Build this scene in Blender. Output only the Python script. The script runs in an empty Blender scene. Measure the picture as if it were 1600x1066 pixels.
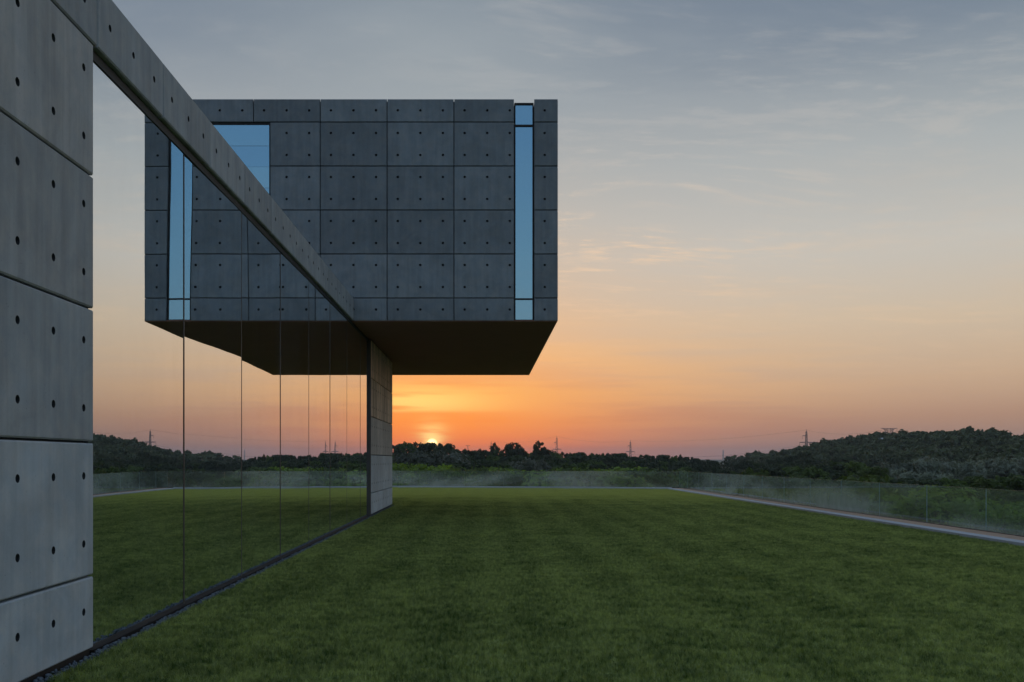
import bpy, math, random
import numpy as np
from mathutils import Vector, Matrix

random.seed(7)
RNG = np.random.default_rng(11)
scene = bpy.context.scene
COL = scene.collection

# ------------------------------------------------------------------ camera
EYE = 1.75
cam_data = bpy.data.cameras.new('camera')
cam = bpy.data.objects.new('camera', cam_data)
COL.objects.link(cam)
cam.location = (0, 0, EYE)
cam.rotation_euler = (math.radians(90), 0, 0)
cam_data.sensor_width = 36.0
cam_data.lens = 36.0 * 1488 / 1600
cam_data.shift_x = (800 - 757) / 1600.0
cam_data.shift_y = (719 - 533) / 1600.0
cam_data.clip_start = 0.1
cam_data.clip_end = 20000
scene.camera = cam

# ------------------------------------------------------------------ colour management
scene.view_settings.view_transform = 'Standard'
scene.view_settings.look = 'None'
scene.view_settings.exposure = 0.0
scene.view_settings.gamma = 1.0
scene.render.resolution_x, scene.render.resolution_y = 1024, 682

# ------------------------------------------------------------------ world
SUN_AZ = math.radians(-3.15)     # from +Y towards +X
SUN_EL = math.radians(0.98)
SUN_DIR = Vector((math.sin(SUN_AZ) * math.cos(SUN_EL), math.cos(SUN_AZ) * math.cos(SUN_EL), math.sin(SUN_EL)))


def lin(c):
    out = []
    for v in c:
        v = v / 255.0
        out.append(v / 12.92 if v <= 0.04045 else ((v + 0.055) / 1.055) ** 2.4)
    return out


class NT:
    """small helper to write node trees as expressions"""

    def __init__(self, tree):
        self.t = tree

    def node(self, kind, **kw):
        n = self.t.nodes.new(kind)
        for k, v in kw.items():
            setattr(n, k, v)
        return n

    def put(self, sock, val):
        if val is None:
            return
        if isinstance(val, bpy.types.NodeSocket):
            self.t.links.new(val, sock)
        else:
            try:
                sock.default_value = val
            except Exception:
                if hasattr(val, '__len__') and len(val) == 3:
                    sock.default_value = (*val, 1.0)
                else:
                    raise

    def m(self, op, a, b=None, c=None, clamp=False):
        n = self.node('ShaderNodeMath', operation=op, use_clamp=clamp)
        for i, v in enumerate((a, b, c)):
            if v is not None:
                self.put(n.inputs[i], v)
        return n.outputs[0]

    def v(self, op, a, b=None):
        n = self.node('ShaderNodeVectorMath', operation=op)
        self.put(n.inputs[0], a)
        if b is not None:
            self.put(n.inputs[3 if op == 'SCALE' else 1], b)
        return n.outputs['Value'] if op in ('DOT_PRODUCT', 'LENGTH') else n.outputs[0]

    def sep(self, v):
        n = self.node('ShaderNodeSeparateXYZ')
        self.put(n.inputs[0], v)
        return n.outputs

    def comb(self, x, y, z):
        n = self.node('ShaderNodeCombineXYZ')
        for i, q in enumerate((x, y, z)):
            self.put(n.inputs[i], q)
        return n.outputs[0]

    def mix(self, f, a, b, blend='MIX'):
        n = self.node('ShaderNodeMix', data_type='RGBA', blend_type=blend)
        n.clamp_factor = True
        self.put(n.inputs[0], f)
        self.put(n.inputs[6], a if isinstance(a, bpy.types.NodeSocket) else (*a[:3], 1))
        self.put(n.inputs[7], b if isinstance(b, bpy.types.NodeSocket) else (*b[:3], 1))
        return n.outputs[2]

    def noise(self, vec, scale=5.0, detail=3.0, rough=0.5, dist=0.0):
        n = self.node('ShaderNodeTexNoise')
        self.put(n.inputs['Vector'], vec)
        n.inputs['Scale'].default_value = scale
        n.inputs['Detail'].default_value = detail
        n.inputs['Roughness'].default_value = rough
        n.inputs['Distortion'].default_value = dist
        return n.outputs['Fac']

    def ss(self, x, a, b, lo=0.0, hi=1.0):
        n = self.node('ShaderNodeMapRange', interpolation_type='SMOOTHSTEP')
        self.put(n.inputs[0], x)
        n.inputs[1].default_value = a
        n.inputs[2].default_value = b
        n.inputs[3].default_value = lo
        n.inputs[4].default_value = hi
        return n.outputs[0]

    def ramp(self, fac, stops, interp='LINEAR'):
        n = self.node('ShaderNodeValToRGB')
        n.color_ramp.interpolation = interp
        els = n.color_ramp.elements
        while len(els) > 1:
            els.remove(els[-1])
        els[0].position = stops[0][0]
        els[0].color = (*stops[0][1], 1)
        for p, c in stops[1:]:
            e = els.new(p)
            e.color = (*c, 1)
        self.put(n.inputs[0], fac)
        return n.outputs[0]

    def gauss(self, x, mu, sig):
        d = self.m('DIVIDE', self.m('SUBTRACT', x, mu), sig)
        return self.m('EXPONENT', self.m('MULTIPLY', self.m('MULTIPLY', d, d), -1.0))


def build_world():
    w = bpy.data.worlds.new('World')
    scene.world = w
    w.use_nodes = True
    t = w.node_tree
    t.nodes.clear()
    N = NT(t)
    tc = N.node('ShaderNodeTexCoord').outputs['Generated']
    d = N.v('NORMALIZE', tc)
    x, y, z = N.sep(d)
    el = N.m('MULTIPLY', N.m('ARCSINE', z), 57.29578)
    elp = N.m('MAXIMUM', el, 0.0)
    az = N.m('MULTIPLY', N.m('ARCTAN2', x, y), 57.29578)           # signed degrees from +Y
    das = N.m('SUBTRACT', az, math.degrees(SUN_AZ))
    da = N.m('ABSOLUTE', das)
    p = N.m('SQRT', N.m('DIVIDE', elp, 90.0))

    def stops(lst):
        return [(math.sqrt(e / 90.0), lin(c)) for e, c in lst]
    top = [(38, (128, 146, 168)), (55, (136, 156, 182)), (90, (142, 164, 192))]
    A = N.ramp(p, stops([(0, (232, 96, 40)), (1.0, (250, 124, 38)), (2.4, (246, 142, 46)), (4.2, (236, 158, 80)),
                         (6.5, (228, 180, 128)), (9.5, (210, 186, 158)), (14, (188, 186, 178)), (20, (156, 167, 173)),
                         (26, (136, 149, 160))] + top))
    B = N.ramp(p, stops([(0, (140, 121, 121)), (0.8, (151, 124, 115)), (2.4, (176, 142, 122)), (4.6, (198, 170, 145)),
                         (8, (206, 189, 168)), (12, (198, 195, 188)), (17, (172, 178, 180)), (23, (122, 136, 151)),
                         (28, (108, 124, 143))] + top))
    C = N.ramp(p, stops([(0, (182, 188, 192)), (6, (178, 194, 204)), (12, (156, 186, 209)), (19, (132, 166, 202)), (27, (132, 162, 196))] + top))
    fa = N.m('MULTIPLY', N.gauss(da, 0.0, 11.5), 1.0)
    base = N.mix(fa, B, A)
    fc = N.ss(da, 40.0, 105.0)
    base = N.mix(fc, base, C)

    # thin high cirrus, laid out on a flat cloud layer far above
    den = N.m('ADD', N.m('MAXIMUM', z, 0.0), 0.10)
    cl = N.comb(N.m('DIVIDE', x, den), N.m('DIVIDE', y, den), 0.0)
    warp = N.noise(N.v('MULTIPLY', cl, (0.7, 1.0, 1)), 1.1, 1.0, 0.55)
    cw = N.v('ADD', cl, N.comb(N.m('MULTIPLY', warp, 0.9), N.m('MULTIPLY', warp, 0.5), 3.7))
    c1 = N.noise(N.v('MULTIPLY', cw, (0.85, 1.9, 1)), 1.7, 4.0, 0.62)
    c2 = N.noise(N.v('MULTIPLY', cw, (2.0, 5.2, 1)), 2.6, 4.0, 0.66)
    big = N.ss(N.noise(cl, 0.55, 1.0, 0.5), 0.36, 0.60)
    veil = N.m('MULTIPLY', N.ss(c1, 0.42, 0.72), 0.55)
    bank = N.m('ADD', 0.06, N.m('MULTIPLY', N.gauss(az, 9.0, 9.0), N.gauss(el, 13.5, 4.0)))
    wisps = N.m('MULTIPLY', N.m('MULTIPLY', N.ss(c2, 0.46, 0.70), N.ss(c1, 0.34, 0.56)), N.m('MAXIMUM', bank, N.m('MULTIPLY', big, 0.22)))
    fade = N.m('MULTIPLY', N.ss(el, 2.5, 9.0), N.m('SUBTRACT', 1.0, N.m('MULTIPLY', fc, 0.8)))
    cloudcol = N.mix(N.ss(el, 5.0, 22.0), lin((226, 190, 150)), lin((178, 184, 186)))
    base = N.mix(N.m('MULTIPLY', N.m('MULTIPLY', veil, 0.30), fade), base, cloudcol)
    wispcol = N.mix(N.ss(el, 6.0, 22.0), lin((240, 206, 168)), lin((205, 200, 194)))
    base = N.mix(N.m('MULTIPLY', N.m('MULTIPLY', wisps, 1.0), fade), base, wispcol)

    # low horizontal streaks near the sunset
    st = N.noise(N.comb(N.m('MULTIPLY', az, 0.075), N.m('MULTIPLY', el, 1.05), 1.3), 1.0, 3.0, 0.58)
    sthi = N.ss(st, 0.38, 0.56)
    glow = N.m('MULTIPLY', N.gauss(das, -1.0, 4.6), N.m('MULTIPLY', N.gauss(el, 3.55, 0.85), N.ss(el, 2.75, 3.05)))
    base = N.mix(N.m('MULTIPLY', N.m('MULTIPLY', glow, sthi), 1.0), base, lin((255, 226, 128)))
    sheet = N.m('MULTIPLY', N.gauss(das, 8.0, 14.0), N.gauss(el, 4.6, 2.6))
    base = N.mix(N.m('MULTIPLY', N.m('MULTIPLY', sheet, sthi), 0.30), base, lin((250, 190, 110)))
    lowband = N.m('MULTIPLY', N.m('MULTIPLY', N.gauss(el, 2.0, 2.2), N.ss(st, 0.54, 0.30)), N.gauss(da, 0.0, 26.0))
    base = N.mix(N.m('MULTIPLY', lowband, 0.22), base, lin((186, 112, 84)))
    pil = N.m('MULTIPLY', N.gauss(das, 0.0, 0.85), N.gauss(el, 1.55, 0.75))
    st2 = N.noise(N.comb(N.m('MULTIPLY', az, 0.35), N.m('MULTIPLY', el, 3.2), 4.0), 1.0, 2.0, 0.6)
    base = N.mix(N.m('MULTIPLY', pil, N.ss(st2, 0.30, 0.58, 0.25, 1.0)), base, lin((255, 222, 128)))
    # the sun itself, low behind the trees, and its halo
    ang = N.m('MULTIPLY', N.m('ARCCOSINE', N.m('MINIMUM', N.v('DOT_PRODUCT', d, tuple(SUN_DIR)), 1.0)), 57.29578)
    halo = N.gauss(ang, 0.0, 0.46)
    base = N.mix(halo, base, (1.7, 1.2, 0.42))
    disc = N.ss(ang, 0.36, 0.20)
    base = N.mix(disc, base, (3.2, 2.5, 1.1))

    sky = N.node('ShaderNodeTexSky', sky_type='NISHITA')
    sky.sun_disc = False
    sky.sun_elevation = SUN_EL
    sky.sun_rotation = SUN_AZ
    sky.altitude = 150
    sky.air_density = 1.4
    sky.dust_density = 2.0
    sky.ozone_density = 1.5
    # colours above are written for exposure 0; the Background runs at 0.1
    scaled = N.v('SCALE', base, 9.2)
    tot = N.v('ADD', scaled, N.v('SCALE', sky.outputs[0], 0.35))
    bg = N.node('ShaderNodeBackground')
    N.put(bg.inputs['Color'], tot)
    bg.inputs['Strength'].default_value = 0.1
    out = N.node('ShaderNodeOutputWorld')
    t.links.new(bg.outputs[0], out.inputs['Surface'])
    w.cycles.sampling_method = 'MANUAL'
    w.cycles.sample_map_resolution = 1024


build_world()

sun_data = bpy.data.lights.new('sun', 'SUN')
sun_data.energy = 0.5
sun_data.color = (1.0, 0.55, 0.25)
sun_data.angle = math.radians(0.6)
sun = bpy.data.objects.new('sun', sun_data)
COL.objects.link(sun)
sun.location = (0, 40, 40)
sun.rotation_euler = (-SUN_DIR).to_track_quat('-Z', 'Y').to_euler()

scene.cycles.max_bounces = 5
scene.cycles.diffuse_bounces = 2
scene.cycles.glossy_bounces = 4
scene.cycles.transmission_bounces = 4
scene.cycles.transparent_max_bounces = 16
scene.cycles.volume_bounces = 0
scene.cycles.use_denoising = True
scene.cycles.use_adaptive_sampling = True
scene.cycles.adaptive_threshold = 0.02
scene.cycles.sample_clamp_indirect = 4.0


# ------------------------------------------------------------------ object helpers
def mesh_obj(name, verts, faces, mats, parent=None, smooth=False, mat_idx=None):
    me = bpy.data.meshes.new(name)
    me.from_pydata(verts, [], faces)
    for mt in (mats if isinstance(mats, (list, tuple)) else [mats]):
        me.materials.append(mt)
    if mat_idx is not None:
        me.polygons.foreach_set('material_index', mat_idx)
    if smooth:
        me.polygons.foreach_set('use_smooth', [True] * len(me.polygons))
    me.update()
    o = bpy.data.objects.new(name, me)
    COL.objects.link(o)
    o.parent = parent
    return o


def np_mesh(name, V, F, mats, mat_idx=None, smooth=False):
    """V (n,3), F (m,k) with k = 3 or 4"""
    me = bpy.data.meshes.new(name)
    V = np.asarray(V, dtype=np.float32)
    F = np.asarray(F, dtype=np.int32)
    k = F.shape[1]
    me.vertices.add(len(V))
    me.vertices.foreach_set('co', V.ravel())
    me.loops.add(F.size)
    me.loops.foreach_set('vertex_index', F.ravel())
    me.polygons.add(len(F))
    me.polygons.foreach_set('loop_start', np.arange(0, F.size, k, dtype=np.int32))
    me.polygons.foreach_set('loop_total', np.full(len(F), k, dtype=np.int32))
    for mt in (mats if isinstance(mats, (list, tuple)) else [mats]):
        me.materials.append(mt)
    if mat_idx is not None:
        me.polygons.foreach_set('material_index', np.asarray(mat_idx, dtype=np.int32))
    if smooth:
        me.polygons.foreach_set('use_smooth', np.ones(len(F), dtype=bool))
    me.update(calc_edges=True)
    me.validate()
    return me


def link(name, me, parent=None):
    o = bpy.data.objects.new(name, me)
    COL.objects.link(o)
    o.parent = parent
    return o


def empty(name, loc=(0, 0, 0)):
    o = bpy.data.objects.new(name, None)
    o.empty_display_size = 0.3
    o.location = loc
    COL.objects.link(o)
    return o


def tag(o, label, cat, group=None):
    o['label'] = label
    o['category'] = cat
    if group:
        o['group'] = group
    return o


def struct(o):
    o['kind'] = 'structure'
    return o


BF = [(0, 1, 3, 2), (4, 6, 7, 5), (0, 4, 5, 1), (2, 3, 7, 6), (0, 2, 6, 4), (1, 5, 7, 3)]


def box_vf(x0, x1, y0, y1, z0, z1):
    v = [(x, y, z) for x in (x0, x1) for y in (y0, y1) for z in (z0, z1)]
    return v, BF


def box(name, x0, x1, y0, y1, z0, z1, mat, parent=None, bevel=0.0):
    v, f = box_vf(x0, x1, y0, y1, z0, z1)
    o = mesh_obj(name, v, f, mat, parent)
    if bevel:
        b = o.modifiers.new('bevel', 'BEVEL')
        b.width = bevel
        b.segments = 2
    return o


# ------------------------------------------------------------------ materials
def new_mat(name):
    m = bpy.data.materials.new(name)
    m.use_nodes = True
    m.node_tree.nodes.clear()
    N = NT(m.node_tree)
    out = N.node('ShaderNodeOutputMaterial')
    return m, N, out


def principled(N, out, color, rough=0.7, metallic=0.0, spec=0.5, normal=None):
    b = N.node('ShaderNodeBsdfPrincipled')
    N.put(b.inputs['Base Color'], color if isinstance(color, bpy.types.NodeSocket) else (*color, 1))
    N.put(b.inputs['Roughness'], rough)
    b.inputs['Metallic'].default_value = metallic
    b.inputs['Specular IOR Level'].default_value = spec
    if normal is not None:
        N.put(b.inputs['Normal'], normal)
    N.t.links.new(b.outputs[0], out.inputs['Surface'])
    return b


def bump(N, height, strength=0.3, dist=0.01):
    n = N.node('ShaderNodeBump')
    n.inputs['Strength'].default_value = strength
    n.inputs['Distance'].default_value = dist
    N.put(n.inputs['Height'], height)
    return n.outputs[0]


def concrete_mat():
    m, N, out = new_mat('fair_faced_concrete')
    pos = N.node('ShaderNodeNewGeometry').outputs['Position']
    oi = N.node('ShaderNodeObjectInfo')
    rnd = oi.outputs['Random']
    tone = N.sep(oi.outputs['Color'])[0]
    off = N.v('ADD', pos, N.comb(N.m('MULTIPLY', rnd, 37.0), N.m('MULTIPLY', rnd, 91.0), N.m('MULTIPLY', rnd, 53.0)))
    cloud = N.noise(off, 1.3, 6.0, 0.62, 0.6)
    cloud2 = N.noise(off, 4.5, 5.0, 0.65, 0.3)
    streak = N.noise(N.v('MULTIPLY', off, (9.0, 9.0, 0.55)), 1.0, 5.0, 0.6, 0.2)
    fine = N.noise(pos, 55.0, 3.0, 0.6)
    pores = N.node('ShaderNodeTexVoronoi')
    N.put(pores.inputs['Vector'], off)
    pores.inputs['Scale'].default_value = 17.0
    pore = N.m('MULTIPLY', N.ss(pores.outputs['Distance'], 0.11, 0.05), N.ss(N.noise(off, 2.3, 2.0), 0.50, 0.60))
    k = N.m('ADD', 0.80, N.m('MULTIPLY', N.ss(cloud, 0.28, 0.72), 0.24))
    k = N.m('MULTIPLY', k, N.m('ADD', 0.89, N.m('MULTIPLY', N.ss(streak, 0.30, 0.66), 0.14)))
    k = N.m('MULTIPLY', k, N.m('ADD', 0.88, N.m('MULTIPLY', cloud2, 0.22)))
    k = N.m('MULTIPLY', k, N.m('ADD', 0.93, N.m('MULTIPLY', fine, 0.14)))
    k = N.m('MULTIPLY', k, N.m('ADD', 0.87, N.m('MULTIPLY', rnd, 0.26)))
    k = N.m('MULTIPLY', k, N.m('SUBTRACT', 1.0, N.m('MULTIPLY', pore, 0.45)))
    k = N.m('MULTIPLY', k, tone)
    stain_shade = N.m('SUBTRACT', 1.0, N.sep(oi.outputs['Color'])[1])
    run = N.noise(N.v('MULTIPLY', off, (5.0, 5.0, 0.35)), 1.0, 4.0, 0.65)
    k = N.m('MULTIPLY', k, N.m('SUBTRACT', 1.0, N.m('MULTIPLY', stain_shade, N.ss(run, 0.36, 0.60, 0.15, 0.62))))
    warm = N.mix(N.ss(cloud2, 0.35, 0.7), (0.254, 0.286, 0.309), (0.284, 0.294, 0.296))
    warm = N.mix(N.m('MULTIPLY', stain_shade, 0.85), warm, (0.42, 0.275, 0.170))
    col = N.v('SCALE', warm, k)
    h = N.m('ADD', N.m('MULTIPLY', fine, 0.35), N.m('MULTIPLY', cloud2, 0.8))
    h = N.m('SUBTRACT', h, N.m('MULTIPLY', pore, 0.8))
    principled(N, out, col, N.m('ADD', 0.62, N.m('MULTIPLY', cloud, 0.25)), spec=0.35, normal=bump(N, h, 0.35, 0.006))
    return m


def plain_mat(name, color, rough=0.7, metallic=0.0, spec=0.5, var=0.25, scale=6.0):
    m, N, out = new_mat(name)
    pos = N.node('ShaderNodeNewGeometry').outputs['Position']
    n = N.noise(pos, scale, 5.0, 0.6)
    k = N.m('ADD', 1.0 - var * 0.5, N.m('MULTIPLY', n, var))
    principled(N, out, N.v('SCALE', (*color,), k), rough, metallic, spec, normal=bump(N, n, 0.15, 0.004))
    return m


def facade_glass():
    """dark solar-control glass: a strong mirror coat over a dim view of the room"""
    m, N, out = new_mat('solar_control_glass')
    lw = N.node('ShaderNodeLayerWeight')
    lw.inputs['Blend'].default_value = 0.5
    pos = N.node('ShaderNodeNewGeometry').outputs['Position']
    fac = N.ss(lw.outputs['Facing'], 0.05, 0.95, 0.60, 0.98)
    gl = N.node('ShaderNodeBsdfGlossy')
    gl.inputs['Color'].default_value = (0.93, 0.97, 1.0, 1)
    gl.inputs['Roughness'].default_value = 0.0
    tr = N.node('ShaderNodeBsdfTransparent')
    tr.inputs['Color'].default_value = (0.30, 0.33, 0.31, 1)
    wob = N.noise(N.v('MULTIPLY', pos, (1, 0.5, 0.5)), 0.9, 2.0, 0.4)
    N.put(gl.inputs['Normal'], bump(N, wob, 0.10, 0.012))
    mx = N.node('ShaderNodeMixShader')
    N.put(mx.inputs[0], fac)
    N.t.links.new(tr.outputs[0], mx.inputs[1])
    N.t.links.new(gl.outputs[0], mx.inputs[2])
    # a trace of dust on the pane, thicker in places
    df = N.node('ShaderNodeBsdfDiffuse')
    df.inputs['Color'].default_value = (0.5, 0.5, 0.48, 1)
    dust = N.ss(N.noise(N.v('MULTIPLY', pos, (1, 1.0, 0.45)), 1.5, 5.0, 0.6), 0.40, 0.80, 0.004, 0.035)
    mx2 = N.node('ShaderNodeMixShader')
    N.put(mx2.inputs[0], dust)
    N.t.links.new(mx.outputs[0], mx2.inputs[1])
    N.t.links.new(df.outputs[0], mx2.inputs[2])
    N.t.links.new(mx2.outputs[0], out.inputs['Surface'])
    return m


def blue_window_glass():
    m, N, out = new_mat('blue_coated_glass')
    gl = N.node('ShaderNodeBsdfGlossy')
    gl.inputs['Color'].default_value = (0.36, 0.565, 0.67, 1)
    gl.inputs['Roughness'].default_value = 0.02
    pos = N.node('ShaderNodeNewGeometry').outputs['Position']
    wob = N.noise(N.v('MULTIPLY', pos, (3, 1, 0.5)), 1.2, 3.0, 0.5)
    N.put(gl.inputs['Normal'], bump(N, wob, 0.12, 0.01))
    tr = N.node('ShaderNodeBsdfTransparent')
    tr.inputs['Color'].default_value = (0.25, 0.33, 0.36, 1)
    mx = N.node('ShaderNodeMixShader')
    mx.inputs[0].default_value = 0.80
    N.t.links.new(tr.outputs[0], mx.inputs[1])
    N.t.links.new(gl.outputs[0], mx.inputs[2])
    N.t.links.new(mx.outputs[0], out.inputs['Surface'])
    return m


def balustrade_glass():
    m, N, out = new_mat('balustrade_glass')
    pos = N.node('ShaderNodeNewGeometry').outputs['Position']
    oi = N.node('ShaderNodeObjectInfo')
    tr = N.node('ShaderNodeBsdfTransparent')
    tr.inputs['Color'].default_value = (0.86, 0.93, 0.90, 1)
    gl = N.node('ShaderNodeBsdfGlossy')
    gl.inputs['Roughness'].default_value = 0.0
    gl.inputs['Color'].default_value = (0.95, 0.98, 0.97, 1)
    fr = N.node('ShaderNodeFresnel')
    fr.inputs['IOR'].default_value = 1.52
    mx = N.node('ShaderNodeMixShader')
    front = N.m('SUBTRACT', 1.0, N.node('ShaderNodeNewGeometry').outputs['Backfacing'])
    N.put(mx.inputs[0], N.m('MULTIPLY', N.m('MULTIPLY', fr.outputs[0], 1.2), front))
    N.t.links.new(tr.outputs[0], mx.inputs[1])
    N.t.links.new(gl.outputs[0], mx.inputs[2])
    # low mist painted as a pale dew film, in soft patches
    z = N.sep(pos)[2]
    n = N.noise(N.v('ADD', N.v('MULTIPLY', pos, (0.16, 0.16, 0.7)), (3.1, 0.4, 0.0)), 1.0, 3.0, 0.5, 0.3)
    n2 = N.noise(N.v('MULTIPLY', pos, (1.6, 1.6, 1.2)), 1.0, 4.0, 0.6, 0.2)
    low = N.ss(z, 1.05, 0.15, 0.55, 1.25)
    film = N.m('MULTIPLY', N.m('MULTIPLY', N.ss(n, 0.38, 0.64), low), N.m('ADD', 0.45, N.m('MULTIPLY', n2, 1.0)))
    df = N.node('ShaderNodeBsdfDiffuse')
    df.inputs['Color'].default_value = (0.62, 0.68, 0.64, 1)
    tl = N.node('ShaderNodeBsdfTranslucent')
    tl.inputs['Color'].default_value = (0.62, 0.66, 0.60, 1)
    ad = N.node('ShaderNodeMixShader')
    ad.inputs[0].default_value = 0.5
    N.t.links.new(df.outputs[0], ad.inputs[1])
    N.t.links.new(tl.outputs[0], ad.inputs[2])
    mx2 = N.node('ShaderNodeMixShader')
    N.put(mx2.inputs[0], N.m('ADD', 0.06, N.m('MULTIPLY', film, 0.31)))
    N.t.links.new(mx.outputs[0], mx2.inputs[1])
    N.t.links.new(ad.outputs[0], mx2.inputs[2])
    N.t.links.new(mx2.outputs[0], out.inputs['Surface'])
    return m


def leaf_mat(name, c_dark, c_light, trans=0.35, scale=0.35):
    m, N, out = new_mat(name)
    pos = N.node('ShaderNodeNewGeometry').outputs['Position']
    oi = N.node('ShaderNodeObjectInfo')
    n = N.noise(pos, scale, 3.0, 0.6)
    n2 = N.noise(pos, scale * 9, 2.0, 0.6)
    f = N.m('ADD', N.m('MULTIPLY', N.ss(n, 0.3, 0.7), 0.55), N.m('MULTIPLY', n2, 0.45))
    c = N.mix(f, c_dark, c_light)
    c = N.v('SCALE', c, N.m('ADD', 0.72, N.m('MULTIPLY', oi.outputs['Random'], 0.56)))
    df = N.node('ShaderNodeBsdfPrincipled')
    N.put(df.inputs['Base Color'], c)
    df.inputs['Roughness'].default_value = 0.65
    df.inputs['Specular IOR Level'].default_value = 0.25
    tl = N.node('ShaderNodeBsdfTranslucent')
    N.put(tl.inputs['Color'], N.v('MULTIPLY', c, (1.25, 1.35, 0.7)))
    mx = N.node('ShaderNodeMixShader')
    mx.inputs[0].default_value = trans
    N.t.links.new(df.outputs[0], mx.inputs[1])
    N.t.links.new(tl.outputs[0], mx.inputs[2])
    N.t.links.new(mx.outputs[0], out.inputs['Surface'])
    return m


def grass_mat(name, blade=True):
    m, N, out = new_mat(name)
    pos = N.node('ShaderNodeNewGeometry').outputs['Position']
    x, y, z = N.sep(pos)
    patch = N.noise(N.v('MULTIPLY', pos, (0.8, 1.0, 0)), 0.55, 4.0, 0.6, 0.5)
    fine = N.noise(N.v('MULTIPLY', pos, (0.8, 1.0, 0)), 4.2, 4.0, 0.68, 0.4)
    mow = N.m('SINE', N.m('MULTIPLY', N.m('ADD', x, N.m('MULTIPLY', patch, 0.35)), 2 * math.pi / 1.1))
    yel = N.ss(N.noise(N.v('ADD', pos, (31.0, 7.0, 0)), 0.6, 4.0, 0.6), 0.62, 0.78)
    f = N.m('ADD', N.m('MULTIPLY', N.ss(patch, 0.30, 0.70), 0.24), N.m('MULTIPLY', N.ss(fine, 0.38, 0.62), 0.34))
    mid = N.noise(N.v('MULTIPLY', pos, (1.0, 0.7, 0)), 10.5, 3.0, 0.65, 0.3)
    f = N.m('ADD', f, N.m('MULTIPLY', N.ss(mid, 0.40, 0.60), 0.34))
    f = N.m('ADD', f, N.m('MULTIPLY', mow, 0.07))
    grain = N.noise(N.v('MULTIPLY', pos, (1.0, 0.30, 0)), 26.0, 3.0, 0.7)
    f = N.m('ADD', f, N.m('MULTIPLY', N.m('SUBTRACT', grain, 0.5), 2.0))
    c = N.mix(f, (0.050, 0.096, 0.013), (0.425, 0.480, 0.180))
    c = N.mix(N.m('MULTIPLY', yel, 0.55), c, (0.30, 0.31, 0.045))
    far_light = N.ss(N.m('ADD', y, N.m('MULTIPLY', patch, 14.0)), 42.0, 56.0)  # brighter light on the far lawn, painted into the grass colour
    c = N.mix(N.m('MULTIPLY', far_light, 0.75), c, (0.44, 0.46, 0.15))
    if not blade:
        c = N.v('SCALE', c, 0.85)
        principled(N, out, c, 0.9, spec=0.1)
        return m
    df = N.node('ShaderNodeBsdfPrincipled')
    N.put(df.inputs['Base Color'], c)
    df.inputs['Roughness'].default_value = 0.5
    df.inputs['Specular IOR Level'].default_value = 0.55
    tl = N.node('ShaderNodeBsdfTranslucent')
    N.put(tl.inputs['Color'], N.v('MULTIPLY', c, (1.3, 1.3, 0.6)))
    mx = N.node('ShaderNodeMixShader')
    mx.inputs[0].default_value = 0.45
    N.t.links.new(df.outputs[0], mx.inputs[1])
    N.t.links.new(tl.outputs[0], mx.inputs[2])
    N.t.links.new(mx.outputs[0], out.inputs['Surface'])
    return m


def terrain_mat():
    m, N, out = new_mat('rough_meadow')
    pos = N.node('ShaderNodeNewGeometry').outputs['Position']
    n = N.noise(pos, 0.05, 6.0, 0.65, 0.5)
    n2 = N.noise(pos, 1.1, 5.0, 0.7)
    c = N.mix(N.ss(n, 0.35, 0.65), (0.045, 0.062, 0.022), (0.105, 0.115, 0.06))
    c = N.v('SCALE', c, N.m('ADD', 0.6, N.m('MULTIPLY', n2, 0.8)))
    principled(N, out, c, 0.9, spec=0.1, normal=bump(N, n2, 0.6, 0.3))
    return m


M = {}
M['concrete'] = concrete_mat()
M['core'] = plain_mat('concrete_core', (0.10, 0.10, 0.10), 0.9, spec=0.1)
M['plug'] = plain_mat('dark_grout', (0.045, 0.046, 0.048), 0.9, spec=0.1)
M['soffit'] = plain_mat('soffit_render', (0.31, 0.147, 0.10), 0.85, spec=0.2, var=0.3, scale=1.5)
M['metal'] = plain_mat('dark_bronze_metal', (0.026, 0.023, 0.022), 0.55, 0.0, 0.25)
M['channel'] = plain_mat('black_channel', (0.012, 0.011, 0.011), 0.7, 0.0, 0.15)
M['fin'] = plain_mat('bronze_joint', (0.10, 0.085, 0.075), 0.5, 0.0, 0.4)
M['inner'] = plain_mat('dim_interior_paint', (0.16, 0.155, 0.15), 0.8, spec=0.2)
M['floor'] = plain_mat('interior_floor', (0.09, 0.085, 0.08), 0.5, spec=0.4)
M['fglass'] = facade_glass()
M['bglass'] = blue_window_glass()
M['rail_glass'] = balustrade_glass()
M['rail_edge'] = plain_mat('green_glass_edge', (0.24, 0.33, 0.32), 0.3, 0.0, 0.6, var=0.1)
M['rail_top'] = plain_mat('sky_glint_edge', (0.72, 0.75, 0.74), 0.2, 0.0, 0.8, var=0.1)  # sky reflection along the top edge, painted as a pale colour
M['stone'] = plain_mat('pale_coping_stone', (0.42, 0.43, 0.46), 0.75, spec=0.3, var=0.35, scale=9.0)
M['corten'] = plain_mat('brown_edge_strip', (0.43, 0.28, 0.20), 0.8, 0.0, 0.3, var=0.5, scale=4.0)
M['gravel'] = plain_mat('blue_grey_gravel', (0.12, 0.145, 0.17), 0.7, spec=0.4, var=1.1, scale=25.0)
M['earth'] = plain_mat('dark_soil', (0.05, 0.042, 0.034), 0.95, spec=0.1, var=0.5, scale=3.0)
M['bark'] = plain_mat('bark', (0.055, 0.045, 0.038), 0.9, spec=0.1, var=0.6, scale=8.0)
M['steel'] = plain_mat('galvanised_steel', (0.18, 0.18, 0.19), 0.6, 0.3, 0.4)
M['chimney'] = plain_mat('chimney_concrete', (0.30, 0.29, 0.29), 0.85)
M['roof'] = plain_mat('pale_roof_sheet', (0.45, 0.47, 0.48), 0.5)
M['grass'] = grass_mat('lawn_grass', True)
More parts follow.
